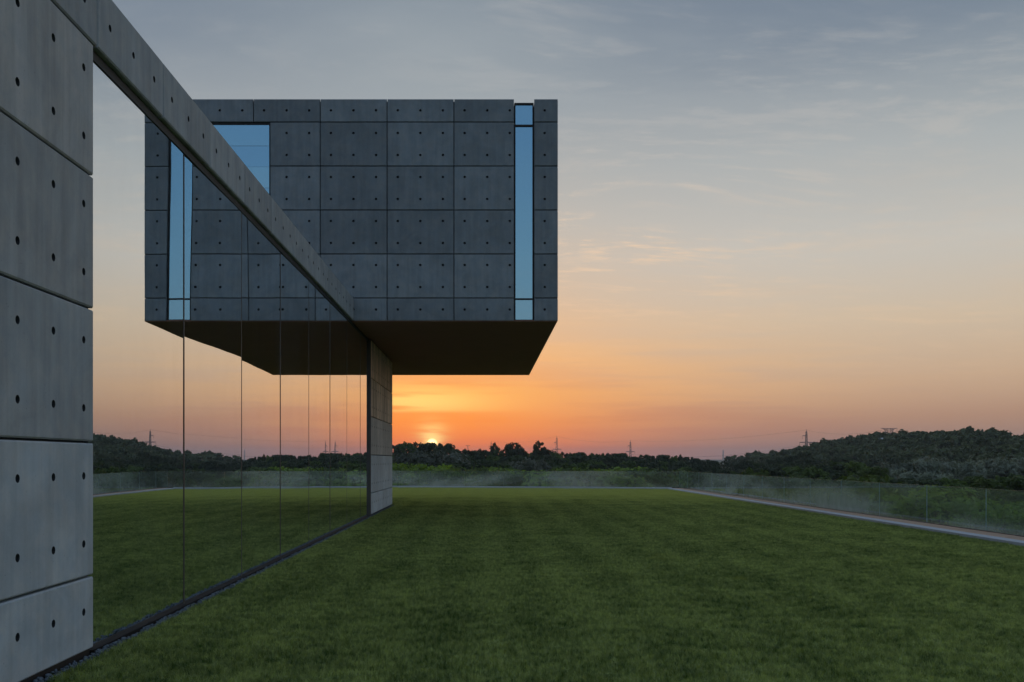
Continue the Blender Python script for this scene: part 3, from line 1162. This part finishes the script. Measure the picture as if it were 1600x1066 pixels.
# kinds: (crown mesh, trunk mesh, nominal height)
KIND = {}
for nm, (hh, rx, rz, cz, ncl, per, leaf, mat, hol) in {
    'round_a': (10, 3.3, 3.6, 6.2, 60, 48, 0.34, 'leaf_dark', 0.35),
    'round_b': (10, 3.8, 3.3, 6.3, 64, 48, 0.34, 'leaf_dark', 0.35),
    'round_c': (10, 3.0, 3.9, 5.9, 60, 46, 0.34, 'leaf_mid', 0.35),
    'tall_a': (13, 2.4, 5.2, 7.4, 60, 46, 0.34, 'leaf_dark', 0.30),
    'open_a': (12, 3.2, 4.0, 7.8, 26, 52, 0.34, 'leaf_dark', 0.55),
    'open_b': (12, 2.8, 4.3, 7.4, 22, 56, 0.34, 'leaf_dark', 0.55),
    'grey_a': (7, 3.6, 3.0, 3.7, 80, 50, 0.26, 'leaf_grey', 0.40),
    'grey_b': (7, 3.0, 3.2, 3.6, 70, 50, 0.26, 'leaf_grey', 0.40),
    'grey_c': (7, 3.6, 3.0, 3.7, 80, 50, 0.26, 'leaf_grey_dark', 0.40),
    'grey_d': (7, 3.0, 3.2, 3.6, 70, 50, 0.26, 'leaf_grey_dark', 0.40),
    'shrub_a': (3, 1.6, 1.35, 1.5, 70, 46, 0.13, 'leaf_mid', 0.35),
    'shrub_b': (3, 1.8, 1.3, 1.5, 70, 46, 0.12, 'leaf_bright', 0.35),
    'shrub_c': (3, 1.4, 1.5, 1.6, 60, 46, 0.13, 'leaf_mid', 0.45),
}.items():
    sd = sum(map(ord, nm))
    KIND[nm] = (crown_mesh('crown', sd, hh, rx, rz, cz, ncl, per, leaf, M[mat], hol),
                trunk_mesh(sd, hh, rx, cz, 0.05 + hh * 0.014), hh)
    zz = np.empty(len(KIND[nm][0].vertices) * 3, dtype=np.float32)
    KIND[nm][0].vertices.foreach_get('co', zz)
    KIND[nm] = (KIND[nm][0], KIND[nm][1], float(np.percentile(zz[2::3], 99.3)))


def plant(name, kind, x, y, height, label, cat, group=None, wide=1.0, zbase=None):
    cm, tm, hh = KIND[kind]
    z = float(terrain_z(x, y)) if zbase is None else zbase
    o = empty(name, (x, y, z - 0.05))
    s = height / hh
    o.scale = (s * wide, s * wide, s)
    o.rotation_euler = (0, 0, random.uniform(0, 6.28))
    tag(o, label, cat, group)
    c = link('crown', cm, o)
    t = link('trunk', tm, o)
    return o


def x_at(xi, y):
    return (xi - 757) / 1488.0 * y


def top_h(yi, x, y):
    """height of a plant at x, y whose top reaches the given level of the skyline"""
    return EYE + (719 - yi) / 1488.0 * y - float(terrain_z(x, y))


def build_treeline():
    rr = random.Random(3)
    prof = [(560, 694), (614, 693), (640, 690), (660, 691), (685, 692), (700, 695), (714, 701), (730, 703), (750, 700), (764, 704),
            (772, 700), (782, 704), (800, 703), (822, 706), (834, 705), (850, 700), (864, 706), (880, 707), (905, 706), (935, 707),
            (952, 706), (985, 711), (1000, 712), (1020, 711), (1050, 713), (1068, 711), (1085, 716), (1108, 720), (1130, 719),
            (1150, 723), (1170, 720), (1187, 722), (1200, 717), (1230, 712), (1262, 706)]
    px = [p[0] for p in prof]
    py = [p[1] for p in prof]
    # skyline row
    xi = 572.0
    while xi < 1262:
        y = rr.uniform(318, 352)
        x = x_at(xi, y)
        yt = float(np.interp(xi, px, py)) + rr.uniform(-1.2, 3.2)
        near_sun = xi < 715
        kind = rr.choice(['open_a', 'open_b', 'round_c'] if near_sun and rr.random() < 0.55 else
                         ['round_a', 'round_b', 'round_c', 'round_a', 'open_a', 'tall_a'])
        if near_sun:
            lab, grp = 'dark skyline tree close to the setting sun', 'skyline trees by the setting sun'
        elif xi < 1000:
            lab, grp = 'dark skyline tree between the sun and the slim pylons', 'skyline trees right of the sun'
        elif xi < 1200:
            lab, grp = 'low dark skyline tree near the thin chimney', 'skyline trees near the chimney'
        else:
            lab, grp = 'dark skyline tree at the foot of the wooded hill', 'skyline trees at the hill foot'
        plant('tree', kind, x, y, top_h(yt, x, y), lab, 'tree', grp, wide=rr.uniform(0.7, 1.0))
        xi += rr.uniform(7, 12)
    # single trees that stand out on the skyline
    plant('tree', 'open_a', x_at(775, 335), 335, top_h(692.5, x_at(775, 335), 335), 'tall dark tree standing proud of the skyline beside a faint pylon', 'tree', wide=0.75)
    plant('tree', 'round_b', x_at(803, 330), 330, top_h(693, x_at(803, 330), 330), 'broad dark tree pair top rising between the pylons left of centre', 'tree', wide=0.85)
    plant('tree', 'tall_a', x_at(841, 325), 325, top_h(691, x_at(841, 325), 325), 'tallest dark tree on the skyline, left of the nearest slim pylon', 'tree', wide=0.9)
    plant('tree', 'round_b', x_at(686, 300), 300, top_h(699, x_at(686, 300), 300), 'dark tree just right of the setting sun, its crown against the glow', 'tree', wide=0.8)
    # darker belt in front, closing the wood down to the meadow
    for row, (ylo, yhi, drop, step) in enumerate(((270, 300, 9, 13), (215, 255, 15, 16), (165, 200, 20, 22))):
        xi = 560.0 + row * 5
        while xi < 1330:
            y = rr.uniform(ylo, yhi)
            x = x_at(xi, y)
            yt = float(np.interp(xi, px, py)) + drop + rr.uniform(-3, 4)
            yt = max(yt, 712 + row * 6) + (3 if xi > 1080 else 0)
            h = max(3.2, top_h(yt, x, y))
            kind = rr.choice(['round_a', 'round_b', 'round_c', 'round_a'])
            zone = 'below the sun' if xi < 760 else ('behind the meadow' if xi < 1000 else 'beyond the balustrade corner')
            plant('tree', kind, x, y, h, 'dark tree in row %s of the wood, %s' % (['three', 'two', 'one'][row], zone), 'tree',
                  'wood row %d %s' % (3 - row, zone), wide=rr.uniform(0.95, 1.3))
            xi += step * rr.uniform(0.7, 1.3)
    # grey willows
    for xi, yt, y, w, lab in ((645, 704, 190, 1.0, 'large grey leafed willow left of the setting sun'),
                              (668, 707, 180, 1.0, 'grey leafed willow directly below the setting sun'),
                              (704, 708, 195, 1.05, 'rounded grey willow to the right below the setting sun'),
                              (822, 718, 160, 0.9, 'small grey dome shaped willow at the edge of the pale meadow'),
                              (838, 719, 165, 0.9, 'low grey willow right of the dome shaped one')):
        x = x_at(xi, y)
        plant('willow_tree', 'grey_c' if xi % 2 else 'grey_d', x, y, top_h(yt, x, y), lab, 'tree', wide=w)
    k = 0
    for xi, yt, y in ((1408, 722, 175), (1436, 718, 180), (1452, 716, 195), (1478, 723, 185), (1500, 722, 190), (1522, 720, 200),
                      (1548, 716, 205), (1572, 718, 200), (1596, 716, 210), (1618, 718, 205), (1430, 738, 150), (1398, 734, 160), (1462, 740, 150)):
        x = x_at(xi, y)
        lab = 'pale grey willow in the clump below the hill'
        plant('willow_tree', rr.choice(['grey_a', 'grey_b']), x, y, top_h(yt, x, y), lab, 'tree', 'willows below the hill', wide=rr.uniform(0.8, 1.0))
    for xi, yt, y in ((1265, 731, 140), (1290, 726, 150), (1315, 722, 170), (1338, 722, 165), (1362, 730, 150), (1385, 744, 120), (1410, 748, 110),
                      (1448, 750, 110), (1490, 748, 115), (1515, 744, 118), (1545, 748, 110), (1572, 745, 115), (1605, 742, 112), (1640, 740, 112), (1232, 730, 160), (1200, 733, 150)):
        x = x_at(xi, y)
        plant('tree', rr.choice(['round_a', 'round_c', 'round_c']), x, y, max(2.5, top_h(yt, x, y)),
              'dark rounded tree just beyond the right balustrade', 'tree', 'dark trees beyond the right balustrade', wide=rr.uniform(1.1, 1.5))


build_treeline()

ORD = ('first second third fourth fifth sixth seventh eighth ninth tenth eleventh twelfth thirteenth fourteenth fifteenth sixteenth '
       'seventeenth eighteenth nineteenth twentieth').split()


def ordinal(i):
    if i < 20:
        return ORD[i]
    tens, u = divmod(i + 1, 10)
    t = {2: 'twenty', 3: 'thirty', 4: 'forty', 5: 'fifty', 6: 'sixty', 7: 'seventy', 8: 'eighty'}[tens]
    return t[:-1] + 'ieth' if u == 0 else t + '-' + ORD[u - 1]


def single_out():
    groups = {}
    for o in COL.objects:
        if o.parent is None and 'group' in o:
            groups.setdefault((o['group'], o['label']), []).append(o)
    for (g, lab), lst in groups.items():
        if len(lst) > 1:
            lst.sort(key=lambda o: o.location.x / max(o.location.y, 1.0))
            for i, o in enumerate(lst):
                o['label'] = '%s, %s from the left' % (lab, ordinal(i))


def build_shrubs():
    rr = random.Random(9)
    # bright bushes beyond the far balustrade, left of the meadow
    for xi, yt, y, k in ((606, 727, 72, 'shrub_b'), (622, 727, 70, 'shrub_b'), (640, 727, 73, 'shrub_b'), (655, 731, 70, 'shrub_b'), (668, 728, 74, 'shrub_b'),
                         (684, 734, 70, 'shrub_a'), (634, 741, 66, 'shrub_b'), (650, 745, 66, 'shrub_b'), (612, 738, 66, 'shrub_a'), (672, 741, 67, 'shrub_a'),
                         (700, 733, 82, 'shrub_b'), (716, 731, 90, 'shrub_a'), (690, 743, 68, 'shrub_a')):
        x = x_at(xi, y)
        plant('shrub', k, x, y, max(1.2, top_h(yt, x, y)), 'bright green bush behind the balustrade by the pier', 'shrub',
              'bushes next to the pier', wide=rr.uniform(0.9, 1.2))
    for i in range(16):
        xi = rr.uniform(735, 1060)
        y = rr.uniform(95, 150)
        x = x_at(xi, y)
        plant('shrub', rr.choice(['shrub_a', 'shrub_c', 'shrub_b']), x, y, max(1.5, top_h(rr.uniform(731, 739), x, y)),
              'green meadow bush behind the far balustrade', 'shrub', 'bushes on the meadow', wide=rr.uniform(1.0, 1.5))
    for i in range(78):
        y = 22 + 70 * rr.random() ** 1.4
        x = rr.uniform(14.6, 16.5 + y * 0.42)
        h = rr.uniform(1.6, 3.0)
        plant('shrub', rr.choice(['shrub_a', 'shrub_c', 'shrub_b']), x, y, h,
              'green bush on the slope behind the right balustrade', 'shrub', 'bushes behind the right balustrade', wide=rr.uniform(0.9, 1.4))
    for xi, yt, y in ((1505, 787, 34), (1538, 782, 33), (1566, 783, 35), (1592, 788, 33), (1618, 786, 34), (1545, 800, 30), (1590, 806, 29)):
        x = x_at(xi, y)
        plant('shrub', 'shrub_b', x, y, max(1.2, top_h(yt, x, y)), 'yellow green bush behind the nearest balustrade panes', 'shrub',
              'yellow green bushes at the right edge', wide=1.1)


build_shrubs()


def build_undergrowth():
    """tall meadow grass and herbs on the slopes outside the balustrades"""
    r = np.random.default_rng(21)
    pts = []
    n = 26000
    x = r.uniform(12.6, 75, n)
    y = r.uniform(16, 130, n)
    k = (x / np.maximum(y, 1) < 0.72)
    pts.append(np.stack([x[k], y[k]], -1))
    x = r.uniform(-14, 45, n)
    y = r.uniform(60, 170, n)
    k = y > far_y(x) + 0.8
    pts.append(np.stack([x[k], y[k]], -1))
    P = np.concatenate(pts)
    z = terrain_z(P[:, 0], P[:, 1])
    n = len(P)
    per = 7
    base = np.repeat(np.stack([P[:, 0], P[:, 1], z - 0.05], -1), per, 0)
    tot = n * per
    base[:, :2] += r.normal(0, 0.28, (tot, 2))
    h = r.uniform(0.35, 1.05, tot) * np.repeat(0.6 + 0.8 * r.random(n), per)
    a = r.uniform(0, 6.28, tot)
    w = r.uniform(0.02, 0.06, tot)
    ln = r.normal(0, 0.25, (tot, 2)) * h[:, None]
    d = np.stack([np.cos(a) * w, np.sin(a) * w], -1)
    V = np.zeros((tot, 3, 3))
    V[:, 0, :2] = base[:, :2] - d
    V[:, 1, :2] = base[:, :2] + d
    V[:, 0, 2] = V[:, 1, 2] = base[:, 2]
    V[:, 2, :2] = base[:, :2] + ln
    V[:, 2, 2] = base[:, 2] + h
    F = np.arange(tot * 3).reshape(-1, 3)
    mi = np.repeat((np.sin(P[:, 0] * 0.17 + 0.6) + np.cos(P[:, 1] * 0.09) + r.normal(0, 0.5, n) > 0.3).astype(int), per)
    mi = np.where(np.repeat((P[:, 0] < 9) & (P[:, 0] > -4) & (P[:, 1] < 120), per), np.where(r.random(tot) < 0.8, 0, 1), np.maximum(mi, (r.random(tot) < 0.5)))
    o = link('undergrowth', np_mesh('undergrowth', V.reshape(-1, 3), F, [M['reed'], M['leaf_mid']], mat_idx=mi))
    o['kind'] = 'stuff'
    o['label'] = 'tall rough grass and weeds on the slope beyond the balustrades'
    o['category'] = 'undergrowth'


build_undergrowth()


def build_hill_forest():
    r = np.random.default_rng(33)
    protos = []
    for k in range(5):
        me = crown_mesh('forest_proto', 900 + k, 8, 3.4, 3.2, 4.6, 30, 9, 0.95, M['leaf_hill'], 0.6)
        v = np.empty(len(me.vertices) * 3, dtype=np.float32)
        me.vertices.foreach_get('co', v)
        protos.append(v.reshape(-1, 3))
        bpy.data.meshes.remove(me)
    n = 12000
    x = r.uniform(95, 430, n)
    y = r.uniform(215, 900, n)
    az = np.degrees(np.arctan2(x, y))
    hz = terrain_z(x, y)
    keep = (az < 36) & (x > 112) & (y < 610) & (hz > -4.9)
    x, y, hz = x[keep][:3400], y[keep][:3400], hz[keep][:3400]
    VV = []
    for i in range(len(x)):
        p = protos[i % 5]
        s = r.uniform(0.60, 1.15) * np.array([1.1, 1.1, r.uniform(0.85, 1.15)])
        t = r.uniform(0, 6.28)
        c, sn = math.cos(t), math.sin(t)
        q = p * s
        VV.append(np.stack([q[:, 0] * c - q[:, 1] * sn + x[i], q[:, 0] * sn + q[:, 1] * c + y[i], q[:, 2] + hz[i]], -1))
    V = np.concatenate(VV)
    F = np.arange(len(V)).reshape(-1, 4)
    o = link('hill_forest', np_mesh('hill_forest', V, F, M['leaf_hill']))
    o['kind'] = 'stuff'
    o['label'] = 'dense dark forest covering the hill at the right'
    o['category'] = 'forest'


build_hill_forest()


# ------------------------------------------------------------------ pylons, wires, chimney
def bar(V, F, p, q, r):
    tube(V, F, p, q, r, r, 4)


def pylon(loc, height, arm, label, upper_left=True, r=0.16):
    root = empty('power_pylon', loc)
    tag(root, label, 'pylon')
    V, F = [], []
    hb, ht = height * 0.046, height * 0.014
    lv = 9

    def wid(t):
        return hb * (1 - t) + ht * t
    zs = [height * 0.93 * (1 - (1 - i / lv) ** 1.25) for i in range(lv + 1)]
    for i in range(lv):
        a, b_ = wid(zs[i] / height), wid(zs[i + 1] / height)
        ca = [(-a, -a), (a, -a), (a, a), (-a, a)]
        cb = [(-b_, -b_), (b_, -b_), (b_, b_), (-b_, b_)]
        for k in range(4):
            l = (k + 1) % 4
            bar(V, F, (*ca[k], zs[i]), (*cb[k], zs[i + 1]), r)
            bar(V, F, (*ca[k], zs[i]), (*cb[l], zs[i + 1]), r * .6)
            bar(V, F, (*ca[l], zs[i]), (*cb[k], zs[i + 1]), r * .6)
    bar(V, F, (0, 0, height * .9), (0, 0, height), r * 1.2)
    mesh_obj('tower', V, F, M['steel'], root)
    V, F = [], []
    z = height * 0.58
    for s in (-1, 1):
        bar(V, F, (0, 0, z), (s * arm, 0, z + 0.25), r * 1.9)
        bar(V, F, (0, 0, z + arm * 0.16), (s * arm, 0, z + 0.3), r * 1.3)
        bar(V, F, (s * arm, 0, z), (s * arm, 0, z - 1.9), r * .7)
    mesh_obj('crossarm', V, F, M['steel'], root)
    V, F = [], []
    z = height * 0.79
    s = -1 if upper_left else 1
    bar(V, F, (0, 0, z), (s * arm * .6, 0, z + 0.2), r * 1.6)
    bar(V, F, (0, 0, z + arm * 0.12), (s * arm * .6, 0, z + 0.25), r * .8)
    bar(V, F, (s * arm * .6, 0, z), (s * arm * .6, 0, z - 1.8), r * .7)
    mesh_obj('crossarm', V, F, M['steel'], root)
    return root


def build_pylons():
    spec = [(1260, 671, 640, 4.6, 'large lattice power pylon at the left shoulder of the wooded hill', 0.13),
            (985, 688, 900, 4.2, 'slim lattice pylon right of centre, above the low dark trees', 0.15),
            (870, 681, 900, 3.9, 'slim lattice pylon standing right of the tallest skyline tree', 0.15),
            (767.5, 689, 1050, 4.2, 'faint pylon in the orange sky beside a skyline tree', 0.16)]
    tops = []
    for xi, yt, y, arm, lab, r in spec:
        x = x_at(xi, y)
        z = float(terrain_z(x, y)) - 0.3
        h = EYE + (719 - yt) / 1488 * y - z
        pylon((x, y, z), h, arm, lab, True, r)
        tops.append((x, y, z + h * 0.56, arm, z + h * .98))
    # small T shaped pylon next to the sun
    x, y = x_at(731, 1100), 1100
    z = float(terrain_z(x, y)) - 0.3
    h = EYE + (719 - 696) / 1488 * y - z
    t = empty('power_pylon', (x, y, z))
    tag(t, 'tiny T shaped pylon top just right of the setting sun', 'pylon')
    V, F = [], []
    bar(V, F, (-0.7, 0, 0), (-0.3, 0, h), 0.16)
    bar(V, F, (0.7, 0, 0), (0.3, 0, h), 0.16)
    mesh_obj('tower', V, F, M['steel'], t)
    V, F = [], []
    bar(V, F, (-2.6, 0, h), (2.6, 0, h), 0.2)
    bar(V, F, (-2.2, 0, h), (-0.4, 0, h - 1.2), 0.12)
    bar(V, F, (2.2, 0, h), (0.4, 0, h - 1.2), 0.12)
    mesh_obj('crossarm', V, F, M['steel'], t)
    # wide topped pylon on the hill crest
    y = 545
    x = x_at(1389, y)
    z = float(terrain_z(x, y)) - 0.3
    h = EYE + (719 - 669.5) / 1488 * y - z
    t = empty('power_pylon', (x, y, z))
    tag(t, 'wide topped lattice pylon on the crest of the wooded hill', 'pylon')
    V, F = [], []
    lv = 7
    for i in range(lv):
        za, zb = h * i / lv, h * (i + 1) / lv
        wa, wb = 1.5 + 0.45 * (i / lv - .5), 1.5 + 0.45 * ((i + 1) / lv - .5)
        ca = [(-wa, -wa), (wa, -wa), (wa, wa), (-wa, wa)]
        cb = [(-wb, -wb), (wb, -wb), (wb, wb), (-wb, wb)]
        for k in range(4):
            l = (k + 1) % 4
            bar(V, F, (*ca[k], za), (*cb[k], zb), 0.12)
            bar(V, F, (*ca[k], za), (*cb[l], zb), 0.08)
            bar(V, F, (*ca[l], za), (*cb[k], zb), 0.08)
    mesh_obj('tower', V, F, M['steel'], t)
    V, F = [], []
    for s in (-1, 1):
        bar(V, F, (0, 0, h), (s * 4.6, 0, h + 0.1), 0.16)
        bar(V, F, (s * 1.4, 0, h - 2.2), (s * 3.4, 0, h), 0.1)
        bar(V, F, (s * 1.4, 0, h - 1.0), (s * 4.4, 0, h + 0.1), 0.1)
    bar(V, F, (4.6, 0, h + 0.1), (4.6, 0, h - 2.4), 0.08)
    mesh_obj('crossarm', V, F, M['steel'], t)
    tops.insert(0, (x, y, h + z - 0.2, 4.4, h + z))

    def wire(p, q, sagm, label):
        V, F = [], []
        n = 14
        P = []
        for i in range(n + 1):
            s = i / n
            P.append(Vector(p).lerp(Vector(q), s) - Vector((0, 0, sagm * 4 * s * (1 - s))))
        for i in range(n):
            tube(V, F, P[i], P[i + 1], 0.045, 0.045, 3)
        o = mesh_obj('power_line', V, F, M['steel'])
        tag(o, label, 'wire')

    short = ['crest pylon', 'large pylon', 'right slim pylon', 'left slim pylon', 'faint pylon']
    for i in range(len(tops) - 1):
        a, b = tops[i], tops[i + 1]
        for s, w in ((-1, 'left'), (1, 'right')):
            wire((a[0] + s * a[3], a[1], a[2] - 1.5), (b[0] + s * b[3], b[1], b[2] - 1.5), 5.0,
                 'thin power line off the %s arm, %s to %s' % (w, short[i], short[i + 1]))
        wire((a[0], a[1], a[4]), (b[0], b[1], b[4]), 3.0, 'topmost thin power line from %s to %s' % (short[i], short[i + 1]))

    # far chimney
    y = 4600
    x = x_at(1130, y)
    z = float(terrain_z(x, y)) - 1
    h = EYE + (719 - 703.5) / 1488 * y - z
    c = empty('chimney', (x, y, z))
    tag(c, 'thin tall chimney on the hazy horizon', 'chimney')
    V, F = [], []
    tube(V, F, (0, 0, 0), (0, 0, h), 3.4, 2.5, 12)
    mesh_obj('shaft', V, F, M['chimney'], c)
    V, F = [], []
    tube(V, F, (0, 0, h - 2.5), (0, 0, h), 2.9, 2.9, 12)
    mesh_obj('rim', V, F, M['chimney'], c)
    # low pale building on the hill crest
    y = 505
    x = x_at(1386, y)
    z = EYE + (719 - 686) / 1488 * y
    hb = empty('farm_building', (x, y, z - 3))
    tag(hb, 'low pale roofed building among trees on the hill crest', 'building')
    o = mesh_obj('wall', *box_vf(-4.5, 4.5, -3, 3, 0, 2.4), M['chimney'], hb)
    v = [(-5, -3.4, 2.4), (5, -3.4, 2.4), (5, 3.4, 2.4), (-5, 3.4, 2.4), (-5, 0, 3.6), (5, 0, 3.6)]
    f = [(0, 1, 5, 4), (2, 3, 4, 5), (0, 4, 3), (1, 2, 5), (3, 2, 1, 0)]
    mesh_obj('roof', v, f, M['roof'], hb)


build_pylons()


# ------------------------------------------------------------------ evening haze
def build_haze():
    v, f = box_vf(-6600, 6600, -6500, 6650, -14, 75)
    m = bpy.data.materials.new('evening_haze')
    m.use_nodes = True
    m.node_tree.nodes.clear()
    N = NT(m.node_tree)
    out = N.node('ShaderNodeOutputMaterial')
    pv = N.node('ShaderNodeVolumePrincipled')
    pv.inputs['Color'].default_value = (0.86, 0.90, 0.96, 1)
    pv.inputs['Density'].default_value = 0.00012
    pv.inputs['Anisotropy'].default_value = 0.0
    N.t.links.new(pv.outputs[0], out.inputs['Volume'])
    o = mesh_obj('haze', v, f, m)
    o['kind'] = 'stuff'
    o.display_type = 'WIRE'


HAZE = True
if HAZE:
    build_haze()
single_out()
